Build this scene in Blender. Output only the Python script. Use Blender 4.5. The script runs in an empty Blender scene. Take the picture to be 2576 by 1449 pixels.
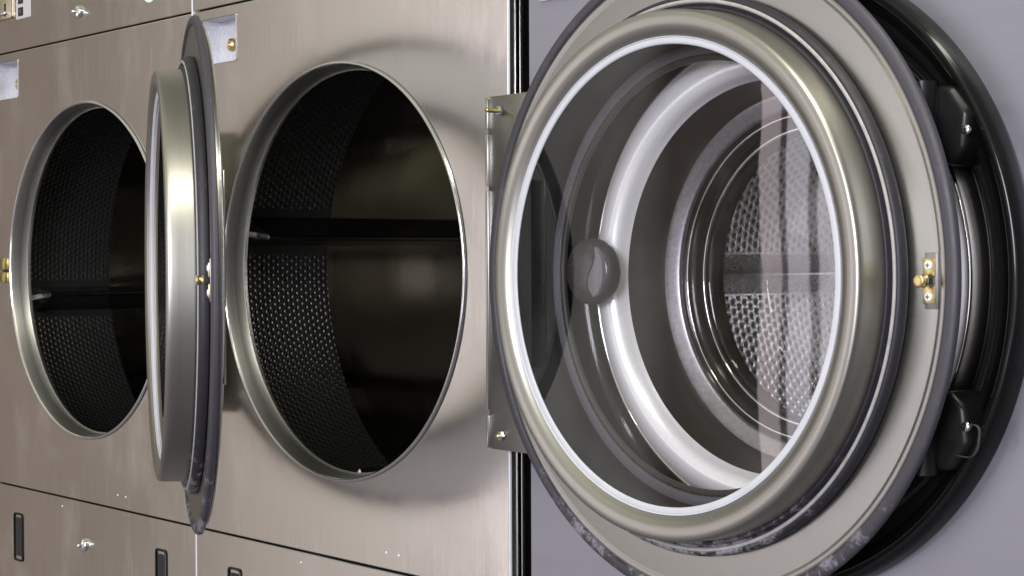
import bpy, bmesh, math, random
from mathutils import Vector, Matrix
random.seed(7)
sc = bpy.context.scene
Z0 = 1.20                      # eye height of the photographer above the floor
PI = math.pi

# ---------------------------------------------------------------- camera
cam_d = bpy.data.cameras.new('camera')
cam = bpy.data.objects.new('camera', cam_d)
sc.collection.objects.link(cam); sc.camera = cam
yaw, pitch, roll = 0.70727384, -0.01721988, -0.0043449
Fv = Vector((-math.cos(yaw)*math.cos(pitch), math.sin(yaw)*math.cos(pitch), math.sin(pitch)))
Rv = Fv.cross(Vector((0, 0, 1))).normalized(); Uv = Rv.cross(Fv)
R2 = Rv*math.cos(roll) + Uv*math.sin(roll); U2 = -Rv*math.sin(roll) + Uv*math.cos(roll)
M = Matrix((R2, U2, -Fv)).transposed().to_4x4()
M.translation = Vector((1.48529048, -1.2651609, Z0))
cam.matrix_world = M
cam_d.sensor_width = 36.0
cam_d.lens = 36.0*4332.2/2575.0
cam_d.clip_start = 0.05; cam_d.clip_end = 100
cam_d.dof.use_dof = False

# ---------------------------------------------------------------- world: the rest of the laundry as a soft procedural surround
world = bpy.data.worlds.new('World'); sc.world = world
world.use_nodes = True
wn = world.node_tree.nodes; wl = world.node_tree.links
for n_ in list(wn): wn.remove(n_)
def wm(op, a, b=None, clamp=False):
    m = wn.new('ShaderNodeMath'); m.operation = op; m.use_clamp = clamp
    for i, v in enumerate((a, b)):
        if v is None: continue
        if isinstance(v, (int, float)): m.inputs[i].default_value = v
        else: wl.new(v, m.inputs[i])
    return m.outputs[0]
def wmix(fac, a, b):
    m = wn.new('ShaderNodeMix'); m.data_type = 'RGBA'
    for k, v in ((0, fac), (6, a), (7, b)):
        if isinstance(v, tuple): m.inputs[k].default_value = (*v, 1)
        elif isinstance(v, (int, float)): m.inputs[k].default_value = v
        else: wl.new(v, m.inputs[k])
    return m.outputs[2]
tc = wn.new('ShaderNodeTexCoord'); sx = wn.new('ShaderNodeSeparateXYZ')
wl.new(tc.outputs['Generated'], sx.inputs[0])
az = wm('DIVIDE', wm('ADD', wm('ARCTAN2', wm('MULTIPLY', sx.outputs[1], -1.0), wm('MULTIPLY', sx.outputs[0], -1.0)), PI), 2*PI)  # 0.5 = towards -X, rising towards the aisle
nz = wn.new('ShaderNodeTexNoise'); nz.inputs['Scale'].default_value = 14; nz.inputs['Detail'].default_value = 5; wl.new(tc.outputs['Generated'], nz.inputs['Vector'])
az = wm('ADD', az, wm('MULTIPLY', wm('SUBTRACT', nz.outputs['Fac'], .5), .0017))
el = wm('MULTIPLY', wm('ARCSINE', sx.outputs[2]), 180/PI)
def ramp(src, stops):
    r = wn.new('ShaderNodeValToRGB'); wl.new(src, r.inputs[0])
    e = r.color_ramp.elements
    while len(e) > 1: e.remove(e[-1])
    for i, (p, c) in enumerate(stops):
        x = e[0] if i == 0 else e.new(p)
        x.position = p; x.color = (*c, 1)
    return r.outputs[0]
def A(deg): return 0.5 + deg/360.0
def win(src, a, b):   # stretch the azimuth range a..b degrees over a whole ramp, so narrow posts stay crisp
    return wm('DIVIDE', wm('SUBTRACT', src, A(a)), A(b)-A(a), True)
def rs(a, b, stops): return ramp(win(az, a, b), [((d-a)/(b-a), c) for d, c in stops])
FAR = ramp(az, [(A(-170), (.20, .20, .22)), (A(-60), (.10, .10, .11)), (A(0), (.18, .15, .13)), (A(20), (.30, .24, .205)), (A(47), (3.2, 3.0, 3.3)), (A(56), (3.2, 3.05, 3.3)),
    (A(59), (.75, .70, .66)), (A(100), (.65, .61, .58)), (A(112), (2.0, 1.95, 2.1)), (A(142), (2.0, 1.95, 2.15)), (A(150), (.5, .5, .55)), (A(175), (.2, .2, .22))])
MID = rs(20, 42, [(20, (.30, .24, .205)), (24.2, (.33, .265, .225)), (24.6, (.21, .17, .15)), (25.1, (.33, .265, .23)), (26.4, (.34, .275, .235)), (27.1, (.20, .165, .15)), (28.0, (.35, .285, .245)),
    (31.0, (.50, .43, .37)), (34.0, (.82, .76, .69)), (36.5, (1.0, .94, .87)), (39.5, (1.0, .94, .87)), (40.5, (.36, .28, .23)), (42, (.34, .265, .215))])
P_, Q_, S_ = (4.6, 3.9, 4.0), (5.6, 5.3, 5.8), (.85, .70, .70)
NEAR = rs(42, 47, [(42, (.34, .265, .215)), (43.36, (.34, .265, .215)), (43.42, P_), (44.00, P_), (44.09, S_), (44.22, S_), (44.31, Q_), (44.94, Q_), (45.05, S_), (45.26, S_), (45.37, Q_), (47, (3.2, 3.0, 3.3))])
wall = wmix(wm('MULTIPLY', wm('GREATER_THAN', az, A(20)), wm('LESS_THAN', az, A(42))), FAR, MID)
wall = wmix(wm('MULTIPLY', wm('GREATER_THAN', az, A(42)), wm('LESS_THAN', az, A(47))), wall, NEAR)
ceil_ = ramp(wm('DIVIDE', el, 90.0), [(0.0, (.5, .46, .40)), (.16, (.55, .52, .43)), (.28, (.75, .73, .60)), (.36, (1.5, 1.5, 1.25)), (.44, (.75, .72, .60)), (.66, (.85, .84, .70)), (.8, (.75, .73, .62))])
floor_ = ramp(wm('DIVIDE', wm('MULTIPLY', el, -1.0), 90.0), [(0.0, (.42, .37, .37)), (.14, (.42, .36, .37)), (.4, (.36, .33, .36)), (1.0, (.22, .2, .22))])
front = ramp(az, [(A(-175), (.30, .30, .30)), (A(-40), (.30, .30, .30)), (A(10), (.6, .6, .6)), (A(40), (1, 1, 1)), (A(110), (1, 1, 1)), (A(165), (.45, .45, .45))])
def mulc(a, b):
    m = wn.new('ShaderNodeMix'); m.data_type = 'RGBA'; m.blend_type = 'MULTIPLY'; m.inputs[0].default_value = 1
    wl.new(a, m.inputs[6]); wl.new(b, m.inputs[7]); return m.outputs[2]
nzb = wn.new('ShaderNodeTexNoise'); nzb.inputs['Scale'].default_value = 9; nzb.inputs['Detail'].default_value = 3; wl.new(tc.outputs['Generated'], nzb.inputs['Vector'])
gr = wn.new('ShaderNodeCombineColor'); gv = wm('ADD', wm('MULTIPLY', nzb.outputs['Fac'], .9), .55)
for q in range(3): wl.new(gv, gr.inputs[q])
wall = mulc(wall, gr.outputs[0])
up_f = wm('DIVIDE', wm('SUBTRACT', el, 9.0), 6.0, True); dn_f = wm('DIVIDE', wm('SUBTRACT', wm('MULTIPLY', el, -1.0), 10.0), 8.0, True)
col = wmix(up_f, wall, mulc(ceil_, front)); col = wmix(dn_f, col, mulc(floor_, front))
bg = wn.new('ShaderNodeBackground'); wl.new(col, bg.inputs[0]); bg.inputs[1].default_value = 0.75
wo = wn.new('ShaderNodeOutputWorld'); wl.new(bg.outputs[0], wo.inputs[0])

# ---------------------------------------------------------------- lamps
def area(name, loc, target, sx_, sy_, power, colr):
    d = bpy.data.lights.new(name, 'AREA'); d.shape = 'RECTANGLE'; d.size = sx_; d.size_y = sy_; d.energy = power; d.color = colr
    o = bpy.data.objects.new(name, d); sc.collection.objects.link(o); o.location = loc
    o.rotation_euler = (Vector(target)-Vector(loc)).to_track_quat('-Z', 'Y').to_euler()
    return o
area('window_light', (1.9, -3.5, Z0+.75), (.2, 0, Z0), 1.3, 1.3, 130, (.90, .90, 1.0))
area('ceiling_tube_light', (1.0, -.50, Z0+1.45), (-.1, -.25, Z0), 1.9, .18, 24, (1.0, .97, .84))
area('aisle_light', (1.2, -3.6, Z0-.9), (.6, 0, Z0-.2), 1.2, .5, 6, (.86, .87, 1.0))

sc.view_settings.view_transform = 'Standard'; sc.view_settings.look = 'None'
sc.view_settings.exposure = 0.0; sc.view_settings.gamma = 1.0; sc.view_settings.use_curve_mapping = False
sc.cycles.max_bounces = 12; sc.cycles.transmission_bounces = 10; sc.cycles.transparent_max_bounces = 12; sc.cycles.glossy_bounces = 6
sc.cycles.caustics_refractive = False; sc.cycles.caustics_reflective = True; sc.cycles.sample_clamp_indirect = 6

# ---------------------------------------------------------------- materials
MATS = {}
def nodes(name):
    m = bpy.data.materials.new(name); m.use_nodes = True; MATS[name] = m
    nt = m.node_tree; return m, nt.nodes, nt.links, nt.nodes['Principled BSDF']
def tex_noise(n, l, scale, vec=None, detail=4, rough=.55):
    t = n.new('ShaderNodeTexNoise'); t.inputs['Scale'].default_value = scale; t.inputs['Detail'].default_value = detail; t.inputs['Roughness'].default_value = rough
    if vec is not None: l.new(vec, t.inputs['Vector'])
    return t.outputs['Fac']
def mapping(n, l, scale, coord='Object'):
    c = n.new('ShaderNodeTexCoord'); m = n.new('ShaderNodeMapping'); m.inputs['Scale'].default_value = scale
    l.new(c.outputs[coord], m.inputs['Vector']); return m.outputs[0]
def maprange(n, l, src, a, b, c, d):
    m = n.new('ShaderNodeMapRange'); l.new(src, m.inputs[0])
    for i, v in enumerate((a, b, c, d)): m.inputs[i+1].default_value = v
    return m.outputs[0]
def nmath(n, l, op, a, b=None, clamp=False):
    m = n.new('ShaderNodeMath'); m.operation = op; m.use_clamp = clamp
    for i, v in enumerate((a, b)):
        if v is None: continue
        if isinstance(v, (int, float)): m.inputs[i].default_value = v
        else: l.new(v, m.inputs[i])
    return m.outputs[0]
def cmix(n, l, fac, a, b):
    m = n.new('ShaderNodeMix'); m.data_type = 'RGBA'
    for k, v in ((0, fac), (6, a), (7, b)):
        if isinstance(v, tuple): m.inputs[k].default_value = (*v, 1)
        elif isinstance(v, (int, float)): m.inputs[k].default_value = v
        else: l.new(v, m.inputs[k])
    return m.outputs[2]
def bump(n, l, h, strength, dist):
    b = n.new('ShaderNodeBump'); b.inputs['Strength'].default_value = strength; b.inputs['Distance'].default_value = dist
    l.new(h, b.inputs['Height']); return b.outputs[0]

def metal(name, base, rough, metallic=1.0, streak=None, spread=.06, smudge=.10, bmp=.0):
    """streak: mapping scale that stretches the brushing; None = satin"""
    m, n, l, p = nodes(name)
    p.inputs['Metallic'].default_value = metallic
    big = tex_noise(n, l, 3.5, mapping(n, l, (1, 1, 1)), 5)
    fine = tex_noise(n, l, 1.0, mapping(n, l, streak if streak else (260, 260, 260)), 3)
    f = nmath(n, l, 'ADD', nmath(n, l, 'MULTIPLY', big, .6), nmath(n, l, 'MULTIPLY', fine, .4))
    lo = tuple(c*(1-smudge) for c in base); hi = tuple(min(1, c*(1+smudge)) for c in base)
    l.new(cmix(n, l, maprange(n, l, f, .35, .65, 0, 1), lo, hi), p.inputs['Base Color'])
    l.new(maprange(n, l, f, .3, .7, rough-spread, rough+spread), p.inputs['Roughness'])
    if bmp: l.new(bump(n, l, fine, bmp, .0004), p.inputs['Normal'])
    return m
STEEL = metal('brushed_steel', (.72, .69, .655), .19, streak=(520, 520, 9), spread=.03, smudge=.05, bmp=.06)
TUBE = metal('opening_steel', (.62, .62, .585), .38, streak=(9, 520, 9), spread=.05, bmp=.05)
DOORM = metal('door_steel', (.335, .33, .305), .33, spread=.05, smudge=.05, bmp=.06)
BRIGHT = metal('bright_steel', (.72, .72, .72), .14, spread=.05, smudge=.08)
CHROME = metal('chrome', (.85, .85, .86), .06, spread=.02, smudge=.03)
SILVER = metal('silver_lacquer', (.90, .90, .94), .33, metallic=.35, spread=.03, smudge=.03, bmp=.03)
CONE = metal('washer_cone_steel', (.22, .21, .195), .36, spread=.06, smudge=.08)
DULLRING = metal('dull_alloy', (.36, .355, .39), .42, spread=.10, smudge=.22, bmp=.05)
WPANEL = metal('washer_lacquer', (.24, .24, .27), .34, metallic=.55, streak=(3, 3, 30), spread=.09, smudge=.12, bmp=.03)
n_, l_ = WPANEL.node_tree.nodes, WPANEL.node_tree.links
_s = tex_noise(n_, l_, 1.0, mapping(n_, l_, (7, 7, 170)), 2, .5); _m = tex_noise(n_, l_, 7.0, mapping(n_, l_, (1, 1, 1)), 2)
_k = nmath(n_, l_, 'MULTIPLY', maprange(n_, l_, _s, .70, .74, 0, 1), maprange(n_, l_, _m, .52, .62, 0, 1))
_p = n_['Principled BSDF']; _src = _p.inputs['Base Color'].links[0].from_socket
l_.new(cmix(n_, l_, nmath(n_, l_, 'MULTIPLY', _k, .45), _src, (.42, .42, .46)), _p.inputs['Base Color'])
BRASS = metal('brass', (.62, .50, .24), .32, spread=.08, smudge=.12)
BRASSD = metal('dull_brass', (.42, .36, .14), .36, spread=.08, smudge=.12)
DARKST = metal('dark_steel', (.115, .115, .105), .34, spread=.08, smudge=.15)
DRUMST = metal('drum_steel', (.35, .34, .305), .125, spread=.06, smudge=.12, bmp=.10)
LIFT = metal('lifter_steel', (.22, .22, .22), .22, spread=.05, smudge=.08)
WDRUM = metal('washer_drum_steel', (.60, .59, .60), .26, spread=.06, smudge=.06)

n_, l_ = DRUMST.node_tree.nodes, DRUMST.node_tree.links
_w = tex_noise(n_, l_, 1.0, mapping(n_, l_, (2.5, 15, 2.5)), 2, .4)
l_.new(bump(n_, l_, _w, .22, .006), n_['Principled BSDF'].inputs['Normal'])
n_, l_ = STEEL.node_tree.nodes, STEEL.node_tree.links
_w = tex_noise(n_, l_, 2.2, mapping(n_, l_, (1, 1, 1)), 2, .5)
_b = bump(n_, l_, _w, .10, .004); _o = n_['Principled BSDF'].inputs['Normal'].links[0].from_node
l_.new(_b, _o.inputs['Normal'])
_g = tex_noise(n_, l_, 9, mapping(n_, l_, (1, 1, .45)), 7, .65)
_rg = n_['Principled BSDF'].inputs['Roughness']; _rs = _rg.links[0].from_socket
l_.new(nmath(n_, l_, 'ADD', _rs, maprange(n_, l_, _g, .50, .72, 0, .10)), _rg)
def plain(name, base, rough, coat=0, scale=60, var=.15, bmp=0, dist=.0005, spec=.5):
    m, n, l, p = nodes(name)
    f = tex_noise(n, l, scale, mapping(n, l, (1, 1, 1)), 5)
    l.new(cmix(n, l, f, tuple(c*(1-var) for c in base), tuple(c*(1+var) for c in base)), p.inputs['Base Color'])
    l.new(maprange(n, l, f, .3, .7, max(.02, rough-.06), rough+.06), p.inputs['Roughness'])
    p.inputs['Coat Weight'].default_value = coat; p.inputs['Specular IOR Level'].default_value = spec
    if bmp: l.new(bump(n, l, f, bmp, dist), p.inputs['Normal'])
    return m
BLACKG = plain('black_gloss_plastic', (.005, .005, .005), .13, scale=14, var=.3, spec=.28)
BLACKM = plain('black_matt', (.012, .012, .012), .6)
FACETM = plain('knob_plastic_lit', (.15, .14, .16), .35, scale=90, var=.15)  # paler copy of the knob plastic, its lit side painted in
KNOBM = plain('knob_plastic', (.036, .029, .032), .26, scale=90, bmp=.05, var=.12)
SEAL = plain('white_seal', (.52, .53, .56), .45, scale=30, var=.12)
LABELW = plain('label_white', (.62, .60, .60), .5, var=.04)
WHITEST = plain('white_sticker', (.80, .86, .92), .4, var=.02)
LEDR = plain('red_digit', (.55, .10, .03), .4)
LINTM = plain('grey_lint', (.42, .42, .45), .95, scale=300, var=.5, bmp=.8, dist=.002)

def rubber(name, base, dust, lower=.5, scale=38):
    """rubber with pale dust; more of it on the lower run of the seal, where it settles"""
    m, n, l, p = nodes(name)
    v = mapping(n, l, (1, 1, 1))
    a = tex_noise(n, l, scale, v, 8, .7); b = tex_noise(n, l, 260, v, 4, .6)
    s = n.new('ShaderNodeSeparateXYZ'); l.new(v, s.inputs[0])
    low = maprange(n, l, s.outputs[2], -.17, -.27, 0, lower)
    f = nmath(n, l, 'ADD', nmath(n, l, 'MULTIPLY', a, .75), nmath(n, l, 'MULTIPLY', b, .25))
    f = nmath(n, l, 'MULTIPLY', maprange(n, l, nmath(n, l, 'ADD', f, nmath(n, l, 'MULTIPLY', low, .18)), .57, .68, 0, 1), nmath(n, l, 'ADD', .12, low), True)
    f = nmath(n, l, 'MULTIPLY', f, .85)
    l.new(cmix(n, l, f, base, dust), p.inputs['Base Color'])
    l.new(maprange(n, l, a, .3, .7, .42, .62), p.inputs['Roughness'])
    l.new(bump(n, l, f, .35, .0008), p.inputs['Normal'])
    return m
RUB = rubber('edge_rubber', (.044, .041, .050), (.42, .41, .46))
GASK = rubber('gasket_rubber', (.018, .017, .022), (.34, .33, .36), lower=.75, scale=60)

def thin_glass(name, tint, ior=1.5, haze=.016):
    m, n, l, p = nodes(name); n.remove(p)
    t = n.new('ShaderNodeBsdfTransparent'); t.inputs[0].default_value = (*tint, 1)
    g = n.new('ShaderNodeBsdfGlossy'); g.inputs['Roughness'].default_value = 0.0; g.inputs[0].default_value = (1, 1, 1, 1)
    fr = n.new('ShaderNodeFresnel'); fr.inputs[0].default_value = ior
    v = mapping(n, l, (1, 1, 1)); h = maprange(n, l, tex_noise(n, l, 5, v, 8, .7), .48, .75, 0.0, haze)
    df = n.new('ShaderNodeBsdfDiffuse'); df.inputs[0].default_value = (.8, .8, .8, 1); mt = n.new('ShaderNodeMixShader'); l.new(h, mt.inputs[0]); l.new(t.outputs[0], mt.inputs[1]); l.new(df.outputs[0], mt.inputs[2]); t = mt
    mx = n.new('ShaderNodeMixShader'); ge = n.new('ShaderNodeNewGeometry'); l.new(nmath(n, l, 'MULTIPLY', fr.outputs[0], nmath(n, l, 'SUBTRACT', 1.0, ge.outputs['Backfacing'])), mx.inputs[0]); l.new(t.outputs[0], mx.inputs[1]); l.new(g.outputs[0], mx.inputs[2])
    l.new(mx.outputs[0], n['Material Output'].inputs[0]); return m
GLASS = thin_glass('door_glass', (.955, .955, .95), 1.6)
BOWL = thin_glass('bowl_glass', (.97, .975, .97), 1.45, .004)

def perforated(name, base, hole, rough, pu, pv, r, dome, gaps, bstr=.8):
    """UV in metres: u round the drum, v along its axis. Staggered round perforations; 'gaps' = plain strips where the lifters are welded (centre, half width in u)"""
    m, n, l, p = nodes(name)
    p.inputs['Metallic'].default_value = 1
    uv = n.new('ShaderNodeUVMap'); s = n.new('ShaderNodeSeparateXYZ'); l.new(uv.outputs[0], s.inputs[0])
    u, v = s.outputs[0], s.outputs[1]
    row = nmath(n, l, 'DIVIDE', v, pv)
    ri = nmath(n, l, 'FLOOR', row)
    odd = nmath(n, l, 'MULTIPLY', nmath(n, l, 'MODULO', ri, 2.0), .5)
    cu = nmath(n, l, 'SUBTRACT', nmath(n, l, 'FRACT', nmath(n, l, 'ADD', nmath(n, l, 'ADD', nmath(n, l, 'DIVIDE', u, pu), odd), 500.0)), .5)
    cv = nmath(n, l, 'SUBTRACT', nmath(n, l, 'FRACT', row), .5)
    d = nmath(n, l, 'SQRT', nmath(n, l, 'ADD', nmath(n, l, 'POWER', nmath(n, l, 'ABSOLUTE', nmath(n, l, 'MULTIPLY', cu, pu)), 2.0), nmath(n, l, 'POWER', nmath(n, l, 'ABSOLUTE', nmath(n, l, 'MULTIPLY', cv, pv)), 2.0)))
    mask = None
    for c, hw in gaps:
        g = nmath(n, l, 'GREATER_THAN', nmath(n, l, 'ABSOLUTE', nmath(n, l, 'SUBTRACT', u, c)), hw)
        mask = g if mask is None else nmath(n, l, 'MULTIPLY', mask, g)
    hf = maprange(n, l, d, r*.92, r*1.08, 1, 0)
    if mask is not None: hf = nmath(n, l, 'MULTIPLY', hf, mask)
    l.new(cmix(n, l, hf, base, hole), p.inputs['Base Color'])
    hgt = maprange(n, l, d, r*.6, r*dome, 0, 1)
    if mask is not None: hgt = nmath(n, l, 'ADD', nmath(n, l, 'MULTIPLY', hgt, mask), nmath(n, l, 'SUBTRACT', 1.0, mask))
    l.new(bump(n, l, hgt, bstr, r*.9), p.inputs['Normal'])
    p.inputs['Roughness'].default_value = rough
    sp = nmath(n, l, 'SUBTRACT', 1.0, hf); l.new(nmath(n, l, 'MULTIPLY', sp, .95), p.inputs['Metallic'])
    return m

# ---------------------------------------------------------------- mesh helpers
def link(name, bm, mat, parent=None, smooth=True, loc=(0, 0, 0), rz=0, sharp=35):
    me = bpy.data.meshes.new(name); bmesh.ops.recalc_face_normals(bm, faces=bm.faces[:])
    bm.to_mesh(me); bm.free()
    o = bpy.data.objects.new(name, me); sc.collection.objects.link(o)
    me.materials.append(mat)
    if smooth:
        for p in me.polygons: p.use_smooth = True
        me.set_sharp_from_angle(angle=math.radians(sharp))
    if parent is not None: o.parent = parent
    o.location = loc; o.rotation_euler = (0, 0, rz)
    return o
def lathe(bm, prof, cx=0, cz=0, N=192, closed=False, cy=0.0):
    """revolve (radius, height) about the -Y axis through (cx, cz); height runs out towards the room"""
    rings = []
    for r, h in prof:
        if r < 1e-6: rings.append([bm.verts.new((cx, cy-h, cz))])
        else: rings.append([bm.verts.new((cx+r*math.cos(2*PI*i/N), cy-h, cz+r*math.sin(2*PI*i/N))) for i in range(N)])
    K = len(rings); pairs = [(k, k+1) for k in range(K-1)] + ([(K-1, 0)] if closed else [])
    for a, b in pairs:
        A_, B_ = rings[a], rings[b]
        for i in range(N):
            j = (i+1) % N
            if len(A_) == 1 and len(B_) == 1: continue
            if len(A_) == 1: bm.faces.new((A_[0], B_[i], B_[j]))
            elif len(B_) == 1: bm.faces.new((A_[i], B_[0], A_[j]))
            else: bm.faces.new((A_[i], B_[i], B_[j], A_[j]))
def smoothprof(pts, n=5):
    """Catmull-Rom through the profile points"""
    out = []
    P = [pts[0]] + list(pts) + [pts[-1]]
    for i in range(1, len(P)-2):
        p0, p1, p2, p3 = P[i-1], P[i], P[i+1], P[i+2]
        for k in range(n):
            t = k/n
            out.append(tuple(.5*((2*p1[q])+(-p0[q]+p2[q])*t+(2*p0[q]-5*p1[q]+4*p2[q]-p3[q])*t*t+(-p0[q]+3*p1[q]-3*p2[q]+p3[q])*t**3) for q in (0, 1)))
    out.append(pts[-1]); return out
def box(bm, x0, x1, y0, y1, z0, z1, bev=0.0, seg=2):
    b = bmesh.new()
    vs = [b.verts.new((x, y, z)) for x in (x0, x1) for y in (y0, y1) for z in (z0, z1)]
    for f in ((0, 1, 3, 2), (4, 6, 7, 5), (0, 4, 5, 1), (2, 3, 7, 6), (0, 2, 6, 4), (1, 5, 7, 3)): b.faces.new([vs[i] for i in f])
    bmesh.ops.recalc_face_normals(b, faces=b.faces[:])
    if bev: bmesh.ops.bevel(b, geom=b.edges[:], offset=bev, segments=seg, profile=.5, affect='EDGES')
    merge(bm, b)
def merge(bm, b):
    me = bpy.data.meshes.new('tmp'); b.to_mesh(me); b.free(); bm.from_mesh(me); bpy.data.meshes.remove(me)
def prism(bm, pts, y0, y1, bev=0.0, seg=2):
    """outline in (x, z), extruded from y0 to y1"""
    b = bmesh.new()
    A_ = [b.verts.new((x, y0, z)) for x, z in pts]; B_ = [b.verts.new((x, y1, z)) for x, z in pts]
    b.faces.new(A_); b.faces.new(B_[::-1]); n = len(pts)
    for i in range(n): b.faces.new((A_[i], B_[i], B_[(i+1) % n], A_[(i+1) % n]))
    bmesh.ops.recalc_face_normals(b, faces=b.faces[:])
    if bev: bmesh.ops.bevel(b, geom=b.edges[:], offset=bev, segments=seg, profile=.5, affect='EDGES')
    merge(bm, b)
def rrect(x0, x1, z0, z1, r, k=5):
    pts = []
    for cx, cz, a0 in ((x1-r, z1-r, 0), (x0+r, z1-r, 90), (x0+r, z0+r, 180), (x1-r, z0+r, 270)):
        for i in range(k+1):
            a = math.radians(a0+90*i/k); pts.append((cx+r*math.cos(a), cz+r*math.sin(a)))
    return pts
def empty(name, label, cat, loc, group=None):
    o = bpy.data.objects.new(name, None); sc.collection.objects.link(o); o.location = loc
    o['label'] = label; o['category'] = cat; o.empty_display_size = .1
    if group: o['group'] = group
    return o

from mathutils.geometry import delaunay_2d_cdt
def holed_panel(bm, x0, x1, z0, z1, cx, cz, r, yf, th, bev=.0014, pocket=None):
    """one folded sheet with a round hole, and optionally a small rectangular cut-out"""
    N = 200
    V = [Vector((x, q)) for x, q in rrect(x0+bev, x1-bev, z0+bev, z1-bev, .001, 3)]
    nR = len(V); E_ = [(i, (i+1) % nR) for i in range(nR)]
    V += [Vector((cx+r*math.cos(2*PI*i/N), cz+r*math.sin(2*PI*i/N))) for i in range(N)]
    E_ += [(nR+i, nR+(i+1) % N) for i in range(N)]
    if pocket:
        P = rrect(*pocket, .003); b0 = len(V); V += [Vector(p) for p in P]; E_ += [(b0+i, b0+(i+1) % len(P)) for i in range(len(P))]
    vo, eo, fo, _, _, _ = delaunay_2d_cdt(V, E_, [], 0, 1e-7)
    vv = [bm.verts.new((v.x, yf, v.y)) for v in vo]
    for f in fo:
        c = sum((vo[i] for i in f), Vector((0, 0)))/len(f)
        if (c.x-cx)**2+(c.y-cz)**2 < (r*.9999)**2: continue
        if pocket and pocket[0] < c.x < pocket[1] and pocket[2] < c.y < pocket[3]: continue
        bm.faces.new([vv[i] for i in f])
    L = [vv[:nR]]
    for g, dy in ((bev*.3, bev*.3), (0, bev), (0, th)):
        L.append([bm.verts.new((x, yf+dy, q)) for x, q in rrect(x0+g, x1-g, z0+g, z1-g, .001+bev-g, 3)])
    for k in range(3):
        for i in range(nR): j = (i+1) % nR; bm.faces.new((L[k][i], L[k][j], L[k+1][j], L[k+1][i]))

# ================================================================ TUMBLE DRYERS
W_ = .70                     # panel width
OX, OZ, OR = -.3457, -.0165, .2657
ZT, ZB = .3559, -.3868       # seams above and below the middle panel
HX, HY = -.0156, -.0201      # hinge pin
DR, DY0, DY1, DY2 = .330, .036, .215, .62
UCIRC = 2*PI*DR

def drum_mat(name, rot):
    # plain strips round the lifters
    gaps = [(((rot+k*UCIRC/4) % UCIRC), .034) for k in range(4)]
    return perforated(name, (.13, .13, .125), (.004, .004, .004), .36, .0106, .0080, .0024, 1.6, gaps, .42)

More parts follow.
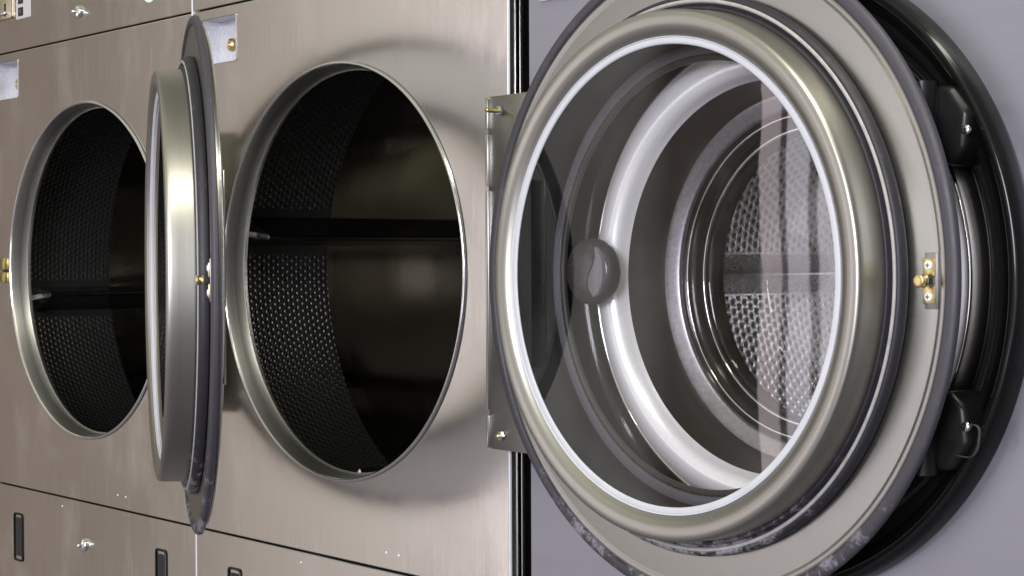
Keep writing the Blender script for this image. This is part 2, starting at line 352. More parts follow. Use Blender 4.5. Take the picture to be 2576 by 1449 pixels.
def make_dryer(name, label, lift_z, door_angle, door_label, dz, group):
    root = empty(name, label, 'tumble dryer', (0, 0, 0), group)
    z = Z0
    # cabinet behind the fronts
    bm = bmesh.new()
    b = bmesh.new()
    x0, x1, y0, y1, za, zb = -W_+.0035, .0022, .016, 1.05, .03, z+.72
    vs = [b.verts.new((x, y, q)) for x in (x0, x1) for y in (y0, y1) for q in (za, zb)]
    for f in ((0, 1, 3, 2), (4, 6, 7, 5), (2, 3, 7, 6), (0, 2, 6, 4), (1, 5, 7, 3)): b.faces.new([vs[i] for i in f])
    merge(bm, b)
    # front frame of the cabinet round the drum mouth
    N = 96; ring = []; out = []
    for i in range(N):
        a = 2*PI*i/N; c, s = math.cos(a), math.sin(a)
        ring.append(bm.verts.new((OX+.268*c, y0+.018, z+OZ+.268*s)))
        t = 1e9
        if c > 1e-9: t = min(t, (x1-OX)/c)
        if c < -1e-9: t = min(t, (x0-OX)/c)
        if s > 1e-9: t = min(t, .45/s)
        if s < -1e-9: t = min(t, .45/-s)
        out.append(bm.verts.new((OX+c*t, y0+.018, z+OZ+s*t)))
    for i in range(N): bm.faces.new((ring[i], ring[(i+1) % N], out[(i+1) % N], out[i]))
    box(bm, x0, x1, y0+.017, y0+.019, za, z+OZ-.45)
    box(bm, x0, x1, y0+.017, y0+.019, z+OZ+.45, zb)
    link('cabinet', bm, DARKST, root, smooth=False)
    # front trim strip that catches the light at the right-hand edge
    bm = bmesh.new(); box(bm, .0022, .0042, .0148, .020, .04, z+.71, .0006)
    link('edge_trim', bm, BRIGHT, root)
    # middle panel: hole for the drum, pocket top left
    px0, px1, pz0, pz1 = -.6735, -.5785, .2758, .3423
    bm = bmesh.new(); g = .0011
    # main holed sheet below the pocket line
    cx0, cx1 = -W_+g, 0-g
    holed_panel(bm, cx0, cx1, z+ZB+g, z+ZT-g, OX, z+OZ, .2685, 0, .015, pocket=(px0, px1, z+pz0, z+pz1))
    mp = link('front_panel', bm, STEEL, root, sharp=12)
    # pocket: open box with a thin rim, holding a round lock
    bm = bmesh.new()
    d = .030; P = rrect(px0, px1, z+pz0, z+pz1, .003); Q = rrect(px0+.0012, px1-.0012, z+pz0+.0012, z+pz1-.0012, .0025)
    L = [[bm.verts.new((x, yy, q)) for x, q in S] for S, yy in ((P, .003), (P, -.0012), (Q, -.0012), (Q, d))]
    for k in range(2, 3):
        for i in range(len(P)): j = (i+1) % len(P); bm.faces.new((L[k][i], L[k][j], L[k+1][j], L[k+1][i]))
    bm.faces.new(L[3])
    bmesh.ops.delete(bm, geom=L[0]+L[1], context='VERTS')
    pk = link('lock_pocket', bm, POCKET, root, sharp=30)
    bm = bmesh.new(); L = [[bm.verts.new((x, yy, q)) for x, q in S] for S, yy in ((P, .003), (P, -.0009), (Q, -.0009), (Q, .0010))]
    for k in range(3):
        for i in range(len(P)): j = (i+1) % len(P); bm.faces.new((L[k][i], L[k][j], L[k+1][j], L[k+1][i]))
    link('pocket_frame', bm, STEEL, pk, sharp=30)
    bm = bmesh.new(); lathe(bm, [(0, .0035), (.003, .0035), (.0034, .0058), (.0065, .0062), (.0088, .004), (.0095, 0)], -.639, z+.306, 40, cy=d-.0006)
    lk = link('lock', bm, BRASS, pk)
    bm = bmesh.new(); lathe(bm, [(0, .006), (.0018, .0056), (.0027, .003)], -.639, z+.306, 24, cy=d-.0006); link('lock_core', bm, CHROME, pk)
    # pale strips: lit-edge glint painted in, at the joint and the right-hand fold
    bm = bmesh.new(); box(bm, -W_-.0011, -W_+.0017, -.0006, .012, .05, z+.71, .0004); link('joint_glint', bm, GLINTM, root)
    bm = bmesh.new(); box(bm, -.0016, .0004, -.0006, .0030, .05, z+.715, .0007, 3); link('fold_glint', bm, GLINTM, root)
    # steel mouth of the drum
    bm = bmesh.new()
    lathe(bm, [(.2700, .0006)] + smoothprof([(.2696, .0012), (.2678, .0028), (.2660, .0022), (.2650, -.002)], 4) + [(.2632, -.014), (.2620, -.0275), (.2612, -.0288), (.2604, -.0278), (.2600, -.026)], OX, z+OZ, 256)
    lathe(bm, [(.2620, -.0275), (.264, -.033), (.33, -.036)], OX, z+OZ, 128)
    mo = link('drum_mouth', bm, TUBE, root)
    bm = bmesh.new(); lathe(bm, smoothprof([(.2702, .0010), (.2690, .0034), (.2668, .0040), (.2652, .0022)], 4), OX, z+OZ, 256); link('mouth_rim', bm, BRIGHT, mo, sharp=80)
    # drum: perforated front section + plain rear, lifters inside
    ang0 = math.atan2(lift_z, -math.sqrt(DR*DR-lift_z**2)) % (2*PI)
    rot = (ang0*DR) % UCIRC
    bm = bmesh.new(); N = 240
    uvl = bm.loops.layers.uv.new('UVMap')
    r0 = [bm.verts.new((OX+DR*math.cos(2*PI*i/N), DY0, z+OZ+DR*math.sin(2*PI*i/N))) for i in range(N)]
    r1 = [bm.verts.new((OX+DR*math.cos(2*PI*i/N), DY1, z+OZ+DR*math.sin(2*PI*i/N))) for i in range(N)]
    for i in range(N):
        f = bm.faces.new((r0[i], r0[(i+1) % N], r1[(i+1) % N], r1[i]))
        for lp, (uu, vv) in zip(f.loops, ((i, DY0), (i+1, DY0), (i+1, DY1), (i, DY1))): lp[uvl].uv = (uu/N*UCIRC, vv)
    dr = link('drum', bm, drum_mat('perforated_'+name, rot), root)
    bm = bmesh.new()
    lathe(bm, [(DR, -DY1), (DR, -DY2+.02), (DR-.006, -DY2+.006), (DR-.02, -DY2), (.10, -DY2-.01), (.09, -DY2+.004), (.03, -DY2+.006), (0, -DY2+.006)], OX, z+OZ, 160)
    link('drum_rear', bm, DRUMST, dr)
    for k in range(4):
        a = ang0 + k*PI/2
        c, s = math.cos(a), math.sin(a)
        bm = bmesh.new()
        sec = [(.0005, -.021), (.030, -.0115), (.058, -.0045), (.0615, -.0015), (.0615, .0015), (.058, .0045), (.030, .0115), (.0005, .021)]
        def place(inw, tan, y): rr = DR-inw; return (OX+rr*c-tan*s, y, z+OZ+rr*s+tan*c)
        co_ = [[place(.0005+(i_-.0005)*sc_, t_, y) for i_, t_ in sec] for y, sc_ in ((DY0+.002, .05), (DY0+.035, 1), (DY2-.01, 1))]
        ends = co_[:2]; rows = [None] + [[bm.verts.new(v) for v in row] for row in co_[1:]]
        for i in range(len(sec)-1): bm.faces.new((rows[1][i], rows[1][i+1], rows[2][i+1], rows[2][i]))
        lf = link('lifter', bm, LIFT, dr, sharp=25)
        bm = bmesh.new(); rr_ = [[bm.verts.new(v) for v in row] for row in ends]
        for i in range(len(sec)-1): bm.faces.new((rr_[0][i], rr_[0][i+1], rr_[1][i+1], rr_[1][i]))
        link('lifter_end_lit', bm, BRIGHT, dr, sharp=25)  # front ramp in brighter steel, the light on it put into the colour
    # striker catch beside the mouth
    bm = bmesh.new()
    box(bm, -.6445, -.6255, -.0075, .001, z-.0160, z+.0040, .0012); box(bm, -.6445, -.6255, -.0075, .001, z-.0380, z-.0200, .0012)
    ct = link('door_catch', bm, BRASSD, root)
    bm = bmesh.new(); box(bm, -.641, -.629, -.003, .0005, z-.0200, z-.0160); link('catch_slot', bm, BLACKM, ct, smooth=False)
    # panels above and below
    bm = bmesh.new(); box(bm, cx0, cx1, 0, .015, z+ZT+.0011, z+.715, .0014); up = link('control_panel', bm, STEEL, root, sharp=12)
    bm = bmesh.new(); box(bm, cx0, cx1, 0, .015,   .05, z+ZB-.0011, .0014); lo = link('lower_panel', bm, STEEL, root, sharp=12)
    for (lx, lz) in ((-.3516, .3955), (-.3483, -.4562)):
        bm = bmesh.new()
        lathe(bm, smoothprof([(.0105, .0), (.0103, .0035), (.0085, .0060), (.0045, .0072)], 4) + [(.0040, .0060), (.0034, .0060)] + smoothprof([(.0032, .0120), (.0020, .0135), (0, .0138)], 3), lx, z+lz, 40)
        link('panel_lock', bm, CHROME, up if lz > 0 else lo)
    for xa, xb in ((-.6110, -.5765), (-.1180, -.0850)):
        bm = bmesh.new()
        S = rrect(xa, xb, z-.514, z-.4315, .006); T = rrect(xa+.003, xb-.003, z-.511, z-.4345, .004)
        L = [[bm.verts.new((x, yy, q)) for x, q in Sx] for Sx, yy in ((S, .001), (S, -.0018), (T, -.0022), (T, .0005))]
        for k in range(3):
            for i in range(len(S)): j = (i+1) % len(S); bm.faces.new((L[k][i], L[k][j], L[k+1][j], L[k+1][i]))
        bm.faces.new(L[3][::-1]); bm.faces.new(L[0])
        vt = link('pull_slot', bm, BLACKG, lo, sharp=30)
        bm = bmesh.new(); box(bm, xa+.008, xb-.006, -.0012, -.0004, z-.505, z-.4395, .0005); link('slot_insert', bm, BLACKM, vt, smooth=False)
    # stickers, display and coin slot on the control panel
    bm = bmesh.new(); prism(bm, rrect(-.5842, -.5300, z+.4085, z+.520, .0015), -.0008, .0002)
    stk = link('display_label', bm, LABELW, up, smooth=False)
    for qz in (.4170, .4375):
        bm = bmesh.new(); prism(bm, rrect(-.5745, -.5560, z+qz-.0040, z+qz+.0105, .001), -.0016, -.0009); dsp = link('display_window', bm, BLACKM, stk, smooth=False)
        bm = bmesh.new()
        for sx0, sx1, sz0, sz1 in ((-.5665, -.5635, .0005, .0018), (-.5665, -.5635, .0058, .0066), (-.5668, -.5660, .0012, .0060), (-.5640, -.5632, .0012, .0060)): box(bm, sx0, sx1, -.0020, -.0017, z+qz+sz0, z+qz+sz1)
        link('digit', bm, LEDR, dsp, smooth=False)
    bm = bmesh.new(); lathe(bm, [(0, .0008), (.0245, .0008), (.0249, .0002)], -.1232, z+.4095, 64); link('round_label', bm, WHITEST, up)
    bm = bmesh.new(); prism(bm, rrect(-.690, -.598, z+.4130, z+.52, .004), -.003, .0002, .0006); cp = link('coin_slide', bm, COINP, up)
    bm = bmesh.new(); box(bm, -.6255, -.6195, -.0036, -.0028, z+.4180, z+.440); link('coin_slot', bm, BLACKM, cp, smooth=False)
    bm = bmesh.new(); box(bm, -.660, -.6100, -.0095, -.003, z+.4205, z+.4245, .0008); link('slide_bar', bm, CHROME, cp)
    # tiny chips of paint and dried drops on the fronts
    for qx, qz, pn in ((-.4276, -.4022, lo), (-.2371, -.3646, mp), (-.2114, -.3650, mp)):
        bm = bmesh.new(); lathe(bm, [(0, .0007), (.0012, .0006), (.0016, 0)], qx, z+qz, 12); link('white_speck', bm, WHITEST, pn)

    # ------------------------------------------------ door
    aoff = HX-OX
    cd = Vector((HX+aoff*math.cos(door_angle), HY-aoff*math.sin(door_angle), z+dz))
    # flange (the door itself): everything below is in the door's own frame, -Y = side that closes on the drum
    bm = bmesh.new()
    fl = smoothprof([(.3115, -.0030), (.3118, .0004), (.3095, .0014), (.3065, .0014), (.3038, .0007), (.3020, .0006)], 4)
    lathe(bm, [(.2450, .0)] + [(.2700, .0006), (.3010, .0006)] + fl[::-1] + [(.3110, -.0085), (.3060, -.0100), (.2380, -.0120)], 0, 0, 256)
    door = link('door', bm, DOORM, root, loc=cd, rz=-door_angle)
    door['label'] = door_label
    # rubber edge
    bm = bmesh.new()
    lathe(bm, smoothprof([(.3100, -.0045), (.3105, .0015), (.3135, .0040), (.3190, .0036), (.3226, .0014), (.3233, -.0015), (.3220, -.0045), (.3110, -.0055)], 4), 0, 0, 256)
    link('edge_seal', bm, RUB, door, sharp=60)
    # plug that sits in the drum mouth
    bm = bmesh.new()
    lathe(bm, [(.2505, 0)] + [(.2578, .0100), (.2572, .0180), (.2566, .0340)] + smoothprof([(.2564, .0410), (.2557, .0448), (.2540, .0470), (.2512, .0479)], 4) + smoothprof([(.2480, .0481), (.2420, .0474), (.2365, .0452), (.2335, .0428), (.2315, .0415)], 4) + [(.2310, .0340)], 0, 0, 256)
    link('door_plug', bm, PLUG, door, sharp=50)
    # dark inner tube behind the glass, its rear lip and the stitched seal of the outer trim
    bm = bmesh.new(); lathe(bm, [(.2320, .0340), (.2290, .0338), (.2290, -.0130), (.2285, -.0165)], 0, 0, 192); tb = link('inner_tube', bm, TUBEDK, door, sharp=40)
    bm = bmesh.new(); lathe(bm, [(.2380, -.0150), (.2295, -.0150)] + smoothprof([(.2260, -.0142), (.2220, -.0146), (.2180, -.0160)], 3), 0, 0, 192); link('rear_lip', bm, LIPM, tb, sharp=60)
    bm = bmesh.new(); lathe(bm, smoothprof([(.2185, -.0175), (.2172, -.0150), (.2140, -.0146), (.2118, -.0165), (.2115, -.0200)], 4), 0, 0, 192)
    for k in range(150):
        a = 2*PI*k/150; ca, sa = math.cos(a), math.sin(a)
        b = bmesh.new(); bmesh.ops.create_cube(b, size=1, matrix=Matrix.Translation((.2156*ca, .0147, .2156*sa)) @ Matrix.Rotation(-a, 4, 'Y') @ Matrix.Diagonal((.0034, .0010, .0022, 1))); merge(bm, b)
    link('ribbed_seal', bm, RIBM, tb, sharp=40)
    # dark outer cover with a bright rim
    bm = bmesh.new(); lathe(bm, [(.3090, -.0102), (.2800, -.0120), (.2500, -.0180), (.2330, -.0185), (.2330, -.0166)], 0, 0, 192); cv = link('outer_cover', bm, COVER, door, sharp=50)
    bm = bmesh.new(); lathe(bm, smoothprof([(.3120, -.0080), (.3118, -.0100), (.3100, -.0112), (.3082, -.0106), (.3078, -.0098)], 4), 0, 0, 192); link('cover_rim', bm, BRIGHT, cv, sharp=80)
    # gasket round the plug
    bm = bmesh.new()
    lathe(bm, smoothprof([(.2570, .0150), (.2600, .0160), (.2612, .0135), (.2628, .0105), (.2655, .0125), (.2700, .0135), (.2728, .0100), (.2735, .0050), (.2715, .0015), (.2660, .0012)], 4), 0, 0, 256)
    gk = link('gasket', bm, GASK, door, sharp=60)
    bm = bmesh.new(); lathe(bm, smoothprof([(.2640, .0120), (.2648, .0140), (.2662, .0148), (.2676, .0144), (.2684, .0128)], 4), 0, 0, 256)
    link('gasket_bead', bm, BEAD, door, sharp=80)
    # white glazing seal and glass
    bm = bmesh.new()
    lathe(bm, smoothprof([(.2312, .0380), (.2310, .0418), (.2302, .0423), (.2294, .0412)], 3) + smoothprof([(.2288, .0416), (.2262, .0415), (.2241, .0410), (.2232, .0398)], 3) + [(.2234, .0390)], 0, 0, 256)
    link('glazing_seal', bm, SEAL, door, sharp=60)
    bm = bmesh.new(); lathe(bm, [(0, .0392), (.2300, .0392), (.2300, .0345), (0, .0345)], 0, 0, 192)
    link('door_glass', bm, GLASS, door, sharp=30)
    # hinge plate on the outer face
    bm = bmesh.new(); prism(bm, rrect(-.3395, .20, -.2000-.0, .2020, .006), -.0+.0165, .0190, .0004)
    # the flange hides all but its hinge end; keep the middle open for the glass
    bm.free(); bm = bmesh.new(); prism(bm, [(-.3395, -.196), (-.3365, -.1995), (-.2560, -.1995), (-.2560, .2020), (-.3365, .2020), (-.3395, .1985)], .0106, .0130, .0004)
    hp = link('hinge_plate', bm, DOORM, door)
    for bz, ln in ((.1847, .021), (-.1833, .008)):
        bm = bmesh.new(); lathe(bm, [(.0028, 0), (.0028, ln-.0008), (.0020, ln), (0, ln)], -.3165, bz, 20, cy=.0106); bo = link('hinge_bolt', bm, BRASSD if ln > .01 else BRASS, hp)
        bm = bmesh.new(); lathe(bm, [(.0056, .0005), (.0056, .0035), (.0048, .0042), (.0028, .0042)], -.3165, bz, 6, cy=.0106); link('hex_nut', bm, BRIGHT, bo, smooth=False)
    # hinge knuckle: the folded edge lying against the cabinet front
    bm = bmesh.new()
    for za, zb in ((.1650, .2010), (-.0+.100, .1590), (-.155, .095), (-.1990, -.1620)): box(bm, -.3432, -.3398, .0085, .0160, za, zb, .0008)
    link('hinge_knuckle', bm, BRIGHT, hp)
    # strike on the free edge
    bm = bmesh.new(); box(bm, .2905, .3020, -.0035, -.0002, -.0265, .0210, .0005); sb = link('strike_base', bm, STRIKE, door)
    bm = bmesh.new(); box(bm, .2895, .3020, -.0050, -.0036, .0008, .0165, .0005); box(bm, .2895, .3020, -.0050, -.0036, -.0225, -.0070, .0005)
    link('strike_plate', bm, BRASS, sb)
    for qz in (.0105, -.0163):
        bm = bmesh.new(); lathe(bm, [(.0040, 0), (.0036, .0012), (.0015, .0018), (0, .0018)], .2958, qz, 28, cy=-.0050); sw = link('screw', bm, CHROMEW, sb)
        bm = bmesh.new(); box(bm, .2938, .2978, -.00702, -.0066, qz-.0004, qz+.0004); box(bm, .2954, .2962, -.00704, -.0066, qz-.002, qz+.002); link('screw_cross', bm, BLACKM, sb, smooth=False)
    bm = bmesh.new(); box(bm, .2925, .2990, -.0120, -.0034, -.0062, .0002, .0005); link('strike_neck', bm, BLACKM, sb)
    bm = bmesh.new(); lathe(bm, smoothprof([(.0046, 0), (.0056, .0010), (.0047, .0024), (.0047, .0060), (.0056, .0076), (.0046, .0088), (0, .0091)], 3), .2950, -.0028, 28, cy=-.0095); link('strike_pin', bm, BRASS, sb)
    # pull bar on the outer face
    bm = bmesh.new(); box(bm, .2700, .2900, .0120, .0145, -.1180, .1180, .0010, 2)
    link('pull_handle', bm, DOORM, door)
    return root

TUBEDK = plain('dark_inner_tube', (.011, .010, .010), .45)
LIPM = plain('grey_lip', (.085, .085, .10), .40)
RIBM = plain('ribbed_rubber', (.030, .027, .025), .55)
COVER = plain('cover_lacquer', (.82, .83, .86), .40, var=.04)
COINP = metal('coin_plate', (.42, .38, .27), .35)
GLINTM = plain('painted_edge_glint', (.70, .72, .74), .4, var=.08)  # pale colour stands in for light on the panel edges
POCKET = metal('pocket_steel', (.66, .665, .70), .38, metallic=.5, spread=.08, smudge=.22)
PLUG = metal('plug_steel', (.42, .41, .37), .38, streak=(4, 300, 4), spread=.02, smudge=.03, bmp=.012)
BEAD = plain('worn_rubber_bead', (.34, .33, .31), .42, scale=120, var=.35)
STRIKE = metal('strike_base_steel', (.36, .35, .36), .40, spread=.05)
CHROMEW = plain('screw_zinc', (.75, .75, .78), .25, var=.03)

dB = make_dryer('tumble_dryer', 'steel tumble dryer nearest the grey washer, its round door swung right across the washer front', .058,
                .04657, 'open door with white ringed glass, folded flat in front of the washer', -.0178, 'steel tumble dryers with open doors')
dA = make_dryer('tumble_dryer', 'leftmost steel tumble dryer with coin slot and display, its open door seen edge on', -.052,
                math.radians(25.9), 'open door seen nearly edge on between the two drum mouths', -.0197, 'steel tumble dryers with open doors')
dA.location.x = -.70

# ================================================================ WASHER
WX, WZ = .360, -.020
wr = empty('washing_machine', 'grey washing machine with black ringed round glass door, seen through the open dryer door', 'washing machine', (0, 0, 0))
z = Z0
WY = .015
bm = bmesh.new(); holed_panel(bm, .0185, .860, .10, z+.66, WX, z+WZ, .296, WY, .02, .0012)
wp = link('front_panel', bm, WPANEL, wr, sharp=12)
bm = bmesh.new(); b = bmesh.new()
vs = [b.verts.new((x, y, q)) for x in (.019, .8595) for y in (WY+.02, .95) for q in (.10, z+.66)]
for f in ((0, 1, 3, 2), (4, 6, 7, 5), (2, 3, 7, 6), (0, 2, 6, 4), (1, 5, 7, 3)): b.faces.new([vs[i] for i in f])
merge(bm, b); link('cabinet', bm, WPANEL, wr, smooth=False)
bm = bmesh.new(); box(bm, .05, .83, .05, .9, .0, .10, .01); link('base', bm, BLACKM, wr)
# black surround: raised ring falling into a dish
bm = bmesh.new()
lathe(bm, [(.3075, -.0010)] + smoothprof([(.3078, .0030), (.3070, .0160), (.3040, .0225), (.2990, .0235), (.2945, .0200), (.2905, .0100)], 5) +
      smoothprof([(.2860, .0040), (.2780, .0000), (.2660, -.0040), (.2560, -.0100), (.2500, -.0200), (.2490, -.0300)], 4), WX, z+WZ, 256, cy=WY)
sur = link('door_surround', bm, BLACKG, wr, sharp=45)
# stepped strip inside the dish
bm = bmesh.new(); lathe(bm, [(.2825, .0040), (.2815, .0075), (.2765, .0065), (.2755, .0000)], WX, z+WZ, 256, cy=WY); link('surround_step', bm, BLACKG, sur, sharp=40)
# round door: silver ring, bead, cone, alloy ring, gasket, glass bowl
bm = bmesh.new()
lathe(bm, smoothprof([(.2350, -.0070), (.2345, -.0045), (.2270, .0010), (.2170, .0055), (.2080, .0060), (.2010, .0010), (.1965, -.0090)], 6) + [(.1950, -.0120)], WX, z+WZ, 256, cy=WY)
wd = link('door', bm, SILVER, wr, sharp=60)
bm = bmesh.new(); lathe(bm, [(.2488, -.026), (.2470, -.0200), (.2440, -.0130), (.2390, -.0085), (.2340, -.0070)], WX, z+WZ, 256, cy=WY); link('outer_flank', bm, CONE, wd, sharp=50)
bm = bmesh.new(); lathe(bm, smoothprof([(.2395, -.0085), (.2400, -.0065), (.2385, -.0048), (.2362, -.0050), (.2350, -.0070)], 4), WX, z+WZ, 256, cy=WY); link('chrome_bead', bm, CHROME, wd, sharp=80)
bm = bmesh.new(); lathe(bm, [(.1950, -.0120), (.1945, -.0180), (.1905, -.045), (.1885, -.058), (.1870, -.0605)], WX, z+WZ, 256, cy=WY); link('recess_wall', bm, CONE, wd, sharp=40)
bm = bmesh.new(); lathe(bm, [(.1870, -.0605)] + smoothprof([(.1860, -.0590), (.1820, -.0600), (.1720, -.0640), (.1700, -.0660)], 4) + [(.1695, -.070)], WX, z+WZ, 256, cy=WY); link('clamp_ring', bm, DULLRING, wd, sharp=50)
bm = bmesh.new(); lathe(bm, [(.1695, -.0690), (.1680, -.0710), (.1640, -.0730), (.1600, -.0735), (.1560, -.0790), (.1520, -.0900), (.1500, -.1060)], WX, z+WZ, 256, cy=WY); link('glass_gasket', bm, BLACKG, wd, sharp=50)
bm = bmesh.new(); lathe(bm, smoothprof([(.1655, -.0722), (.1650, -.0706), (.1636, -.0704), (.1628, -.0722)], 4), WX, z+WZ, 256, cy=WY); link('chrome_ring', bm, CHROME, wd, sharp=80)
bm = bmesh.new(); lathe(bm, smoothprof([(.1540, -.0850), (.1532, -.0832), (.1516, -.0832), (.1508, -.0856)], 4), WX, z+WZ, 256, cy=WY); link('chrome_ring', bm, CHROME, wd, sharp=80)
# glass bowl, with thickness
bm = bmesh.new()
o_ = [(.1500, -.0880), (.1480, -.0960), (.1380, -.1250), (.1330, -.1420), (.1290, -.1500), (.1200, -.1560), (.060, -.1590), (0, -.1595)]
i_ = [(.1440, -.0880), (.1400, -.1000), (.1310, -.1260), (.1265, -.1380), (.1210, -.1440), (.1120, -.1490), (.060, -.1520), (0, -.1524)]
lathe(bm, smoothprof(o_[::-1], 4) + [(.1470, -.0862)] + smoothprof(i_, 4), WX, z+WZ, 160, cy=WY)
link('glass_bowl', bm, BOWL, wd, sharp=50)
# knob handle
kx, kz = .1465, z-.0146
kb = lambda: bmesh.new()
bm = kb(); lathe(bm, [(.0160, .0020), (.0135, .0050), (.0120, .0070), (.0117, .0110), (.0140, .0125)], kx, kz, 48, cy=WY); kst = link('knob_stem', bm, KNOBM, wd)
KO = WY+.0205
bm = kb(); lathe(bm, [(.0120, .0300)] + smoothprof([(.0270, .0305), (.0330, .0335), (.0350, .0390), (.0345, .0455), (.0325, .0500), (.0290, .0530), (.0200, .0560), (.0100, .0572), (0, .0575)], 4), kx, kz, 96, cy=KO)
kn = link('knob', bm, KNOBM, wd, sharp=60)
# slim facet right on the knob face, light painted into its paler colour, bounded by an S-shaped lip
bm = kb(); pts = []; outer_ = []
for i in range(25):
    t = -1+2*i/24; pts.append((kx+.0155+.0050*math.sin(t*PI*.95)-.0050*(1-t*t), kz+t*.0270))
for i in range(25):
    t = 1-2*i/24; outer_.append((kx+.0125+.0170*math.sqrt(max(0, 1-t*t)), kz+t*.0270))
prism(bm, pts+outer_[1:-1], KO-.0572, KO-.0490, .0006); link('knob_facet', bm, FACETM, kn, sharp=40)
bm = kb()
def ribbon(bm, P, w, y0, y1):
    for k in range(len(P)-1):
        (xa, za), (xb, zb) = P[k], P[k+1]
        v = [bm.verts.new(q) for q in ((xa-w, y0, za), (xa, y0, za), (xb, y0, zb), (xb-w, y0, zb), (xa-w, y1, za), (xa, y1, za), (xb, y1, zb), (xb-w, y1, zb))]
        for f in ((0, 1, 2, 3), (0, 4, 5, 1), (3, 2, 6, 7), (0, 3, 7, 4), (1, 5, 6, 2)): bm.faces.new([v[q] for q in f])
ribbon(bm, pts, .0011, KO-.0576, KO-.0490); link('knob_groove', bm, BLACKM, kn, smooth=False)
bm = kb(); lathe(bm, smoothprof([(.0352, .0385), (.0358, .0430), (.0348, .0480), (.0330, .0508), (.0318, .0512)], 4), kx, kz, 96, cy=KO); link('knob_rim', bm, BLACKM, kn, sharp=60)
# hinge hardware on the right of the surround
HINGEM = plain('black_hinge_plastic', (.008, .008, .008), .32, spec=.25)
def hinge(zc, flip):
    bm = bmesh.new(); s = -1 if flip else 1
    prism(bm, [(.566, zc+s*.038), (.603, zc+s*.036), (.622, zc+s*.012), (.618, zc-s*.020), (.600, zc-s*.036), (.577, zc-s*.010)], WY-.030, WY+.012, .0065, 4)
    h = link('door_hinge', bm, HINGEM, sur)
    bm = bmesh.new(); b = bmesh.new()
    bmesh.ops.create_cone(b, cap_ends=True, segments=32, radius1=.0135, radius2=.0135, depth=.028, matrix=Matrix.Translation((.578, WY-.034, zc+s*.026)))
    bmesh.ops.create_cone(b, cap_ends=True, segments=32, radius1=.0120, radius2=.0060, depth=.055, matrix=Matrix.Translation((.582, WY-.034, zc-s*.016)) @ Matrix.Rotation(0 if flip else PI, 4, 'X') @ Matrix.Rotation(math.radians(6), 4, 'Y'))
    merge(bm, b); link('hinge_barrel', bm, HINGEM, h, sharp=40)
    bm = bmesh.new(); lathe(bm, smoothprof([(.0048, 0), (.0044, .002), (.0028, .0034), (0, .0038)], 4), .6195, zc-s*.004, 32, cy=WY-.029); link('hinge_screw', bm, BRIGHT, h)
hinge(z+.112, False); hinge(z-.150, True)
# worn hook-shaped lip of the lower bracket
HK = [(.606, -.1712), (.616, -.1722), (.622, -.1720), (.6262, -.1690), (.6292, -.1640), (.6310, -.1550), (.6312, -.1480), (.6290, -.1448), (.6240, -.1440), (.6170, -.1442)]
HK = smoothprof(HK, 4); bm = bmesh.new(); rg = []
for i, (hx_, hz_) in enumerate(HK):
    a_, b_ = HK[max(0, i-1)], HK[min(len(HK)-1, i+1)]; tx, tz = b_[0]-a_[0], b_[1]-a_[1]; tl = math.hypot(tx, tz) or 1; nx_, nz_ = -tz/tl, tx/tl
    rg.append([bm.verts.new((hx_+nx_*.0005*math.cos(q), -.0125+.0022*math.sin(q), z+hz_+nz_*.0005*math.cos(q))) for q in [2*PI*k/8 for k in range(8)]])
for i in range(len(rg)-1):
    for k in range(8): bm.faces.new((rg[i][k], rg[i][(k+1) % 8], rg[i+1][(k+1) % 8], rg[i+1][k]))
WORN = plain('worn_black_edge', (.06, .06, .055), .5, scale=220, var=.7)
link('bracket_lip', bm, WORN, sur, sharp=60)
# drum behind the glass
WDR, WD0, WD1 = .262, .150, .470
WUC = 2*PI*WDR
gl = (math.atan2(.0, -1) % (2*PI))*WDR
WPERF = perforated('washer_perforated', (.90, .89, .90), (.02, .02, .02), .22, .0115, .0100, .0026, 2.0, [((gl+k*WUC/3) % WUC, .026) for k in range(3)], 1.0)
WPERF2 = perforated('washer_back_perforated', (.90, .89, .90), (.02, .02, .02), .22, .0115, .0100, .0026, 2.0, [(0.0, .0)], 1.0)
bm = bmesh.new(); N = 200; uvl = bm.loops.layers.uv.new('UVMap')
r0 = [bm.verts.new((WX+WDR*math.cos(2*PI*i/N), WD0, z+WZ+WDR*math.sin(2*PI*i/N))) for i in range(N)]
r1 = [bm.verts.new((WX+WDR*math.cos(2*PI*i/N), WD1, z+WZ+WDR*math.sin(2*PI*i/N))) for i in range(N)]
for i in range(N):
    f = bm.faces.new((r0[i], r0[(i+1) % N], r1[(i+1) % N], r1[i]))
    for lp, (uu, vv) in zip(f.loops, ((i, WD0), (i+1, WD0), (i+1, WD1), (i, WD1))): lp[uvl].uv = (uu/N*WUC, vv)
wdr = link('drum', bm, WPERF, wr)
bm = bmesh.new(); lathe(bm, [(.155, -.118), (.175, -.122), (.20, -.135), (.250, -.140), (WDR, -WD0+WY)], WX, z+WZ, 128, cy=WY); link('drum_mouth', bm, WDRUM, wdr)
bm = bmesh.new(); uvl = bm.loops.layers.uv.new('UVMap')
lathe(bm, [(WDR, -WD1), (.24, -WD1-.008), (.12, -WD1-.004), (.05, -WD1+.01), (0, -WD1+.012)], WX, z+WZ, 96)
for f in bm.faces:
    for lp in f.loops: lp[uvl].uv = (lp.vert.co.x, lp.vert.co.z)
link('drum_back', bm, WPERF2, wdr)
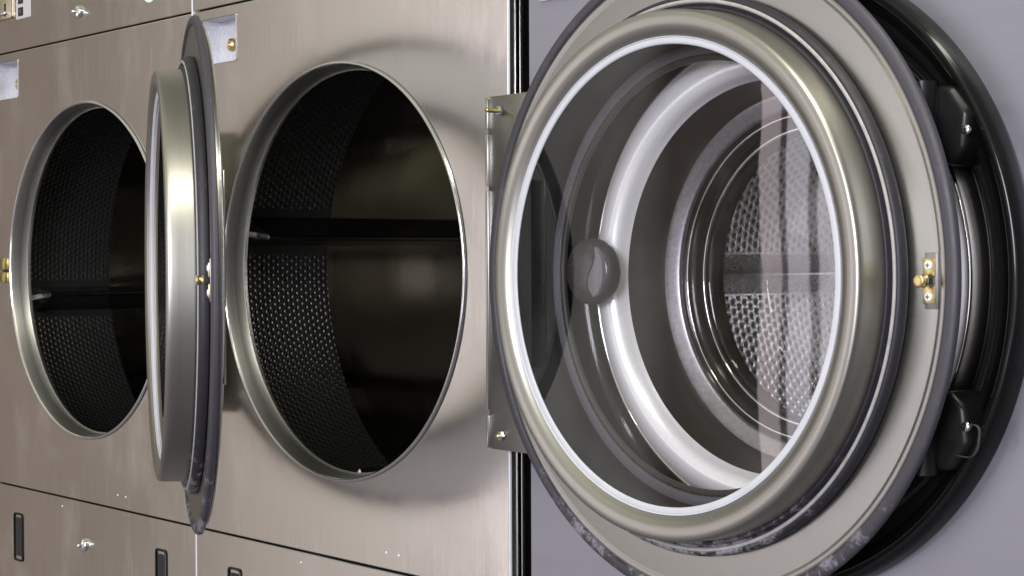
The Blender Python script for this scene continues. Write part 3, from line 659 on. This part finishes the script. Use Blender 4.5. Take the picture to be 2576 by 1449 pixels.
for k in range(3):
    a = PI+k*2*PI/3; c, s = math.cos(a), math.sin(a); bm = bmesh.new()
    sec = [(.0005, -.024), (.020, -.019), (.046, -.006), (.050, 0), (.046, .006), (.020, .019), (.0005, .024)]
    rows = []
    for y, q in ((WD0+.004, .4), (WD0+.03, 1), (WD1-.02, 1), (WD1-.002, .6)):
        rows.append([bm.verts.new((WX+(WDR-i2*q)*c-t2*s, y, z+WZ+(WDR-i2*q)*s+t2*c)) for i2, t2 in sec])
    for q in range(3):
        for i in range(len(sec)-1): bm.faces.new((rows[q][i], rows[q][i+1], rows[q+1][i+1], rows[q+1][i]))
    bm.faces.new(rows[0])
    lf = link('lifter', bm, WDRUM, wdr, sharp=20)
    bm = bmesh.new(); e0 = [bm.verts.new((WX+(WDR-.0508)*c-t2*s, y, z+WZ+(WDR-.0508)*s+t2*c)) for y, t2 in ((WD0+.035, -.0008), (WD0+.035, .0008), (WD1-.02, .0008), (WD1-.02, -.0008))]
    bm.faces.new(e0); link('lifter_glint', bm, BRIGHT, lf, smooth=False)  # thin added strip painting the glint along the lifter ridge
# chrome framed plate above the door
bm = bmesh.new(); S = rrect(.0400, .330, z+.2870, z+.42, .004); T = rrect(.0430, .327, z+.2900, z+.417, .003)
L = [[bm.verts.new((x, yy, q)) for x, q in Sx] for Sx, yy in ((S, WY+.0005), (S, WY-.0035), (T, WY-.0035), (T, WY-.0012))]
for k in range(3):
    for i in range(len(S)): j = (i+1) % len(S); bm.faces.new((L[k][i], L[k][j], L[k+1][j], L[k+1][i]))
bm.faces.new(L[3][::-1]); link('framed_plate', bm, BRIGHT, wp, sharp=30)
# wisp of lint caught beside the surround
bm = bmesh.new(); bmesh.ops.create_icosphere(bm, subdivisions=3, radius=.010, matrix=Matrix.Translation((.672, WY-.001, z+.117)) @ Matrix.Diagonal((.55, .25, 1.7, 1)))
for v in bm.verts:
    r_ = random.uniform(.55, 1.35); c0 = Vector((.672, WY-.001, z+.117)); v.co = c0+(v.co-c0)*r_
lt = link('lint_wisp', bm, LINTM, None, smooth=False); lt['label'] = 'small grey wisp of lint stuck beside the black ring of the washer'; lt['category'] = 'lint'
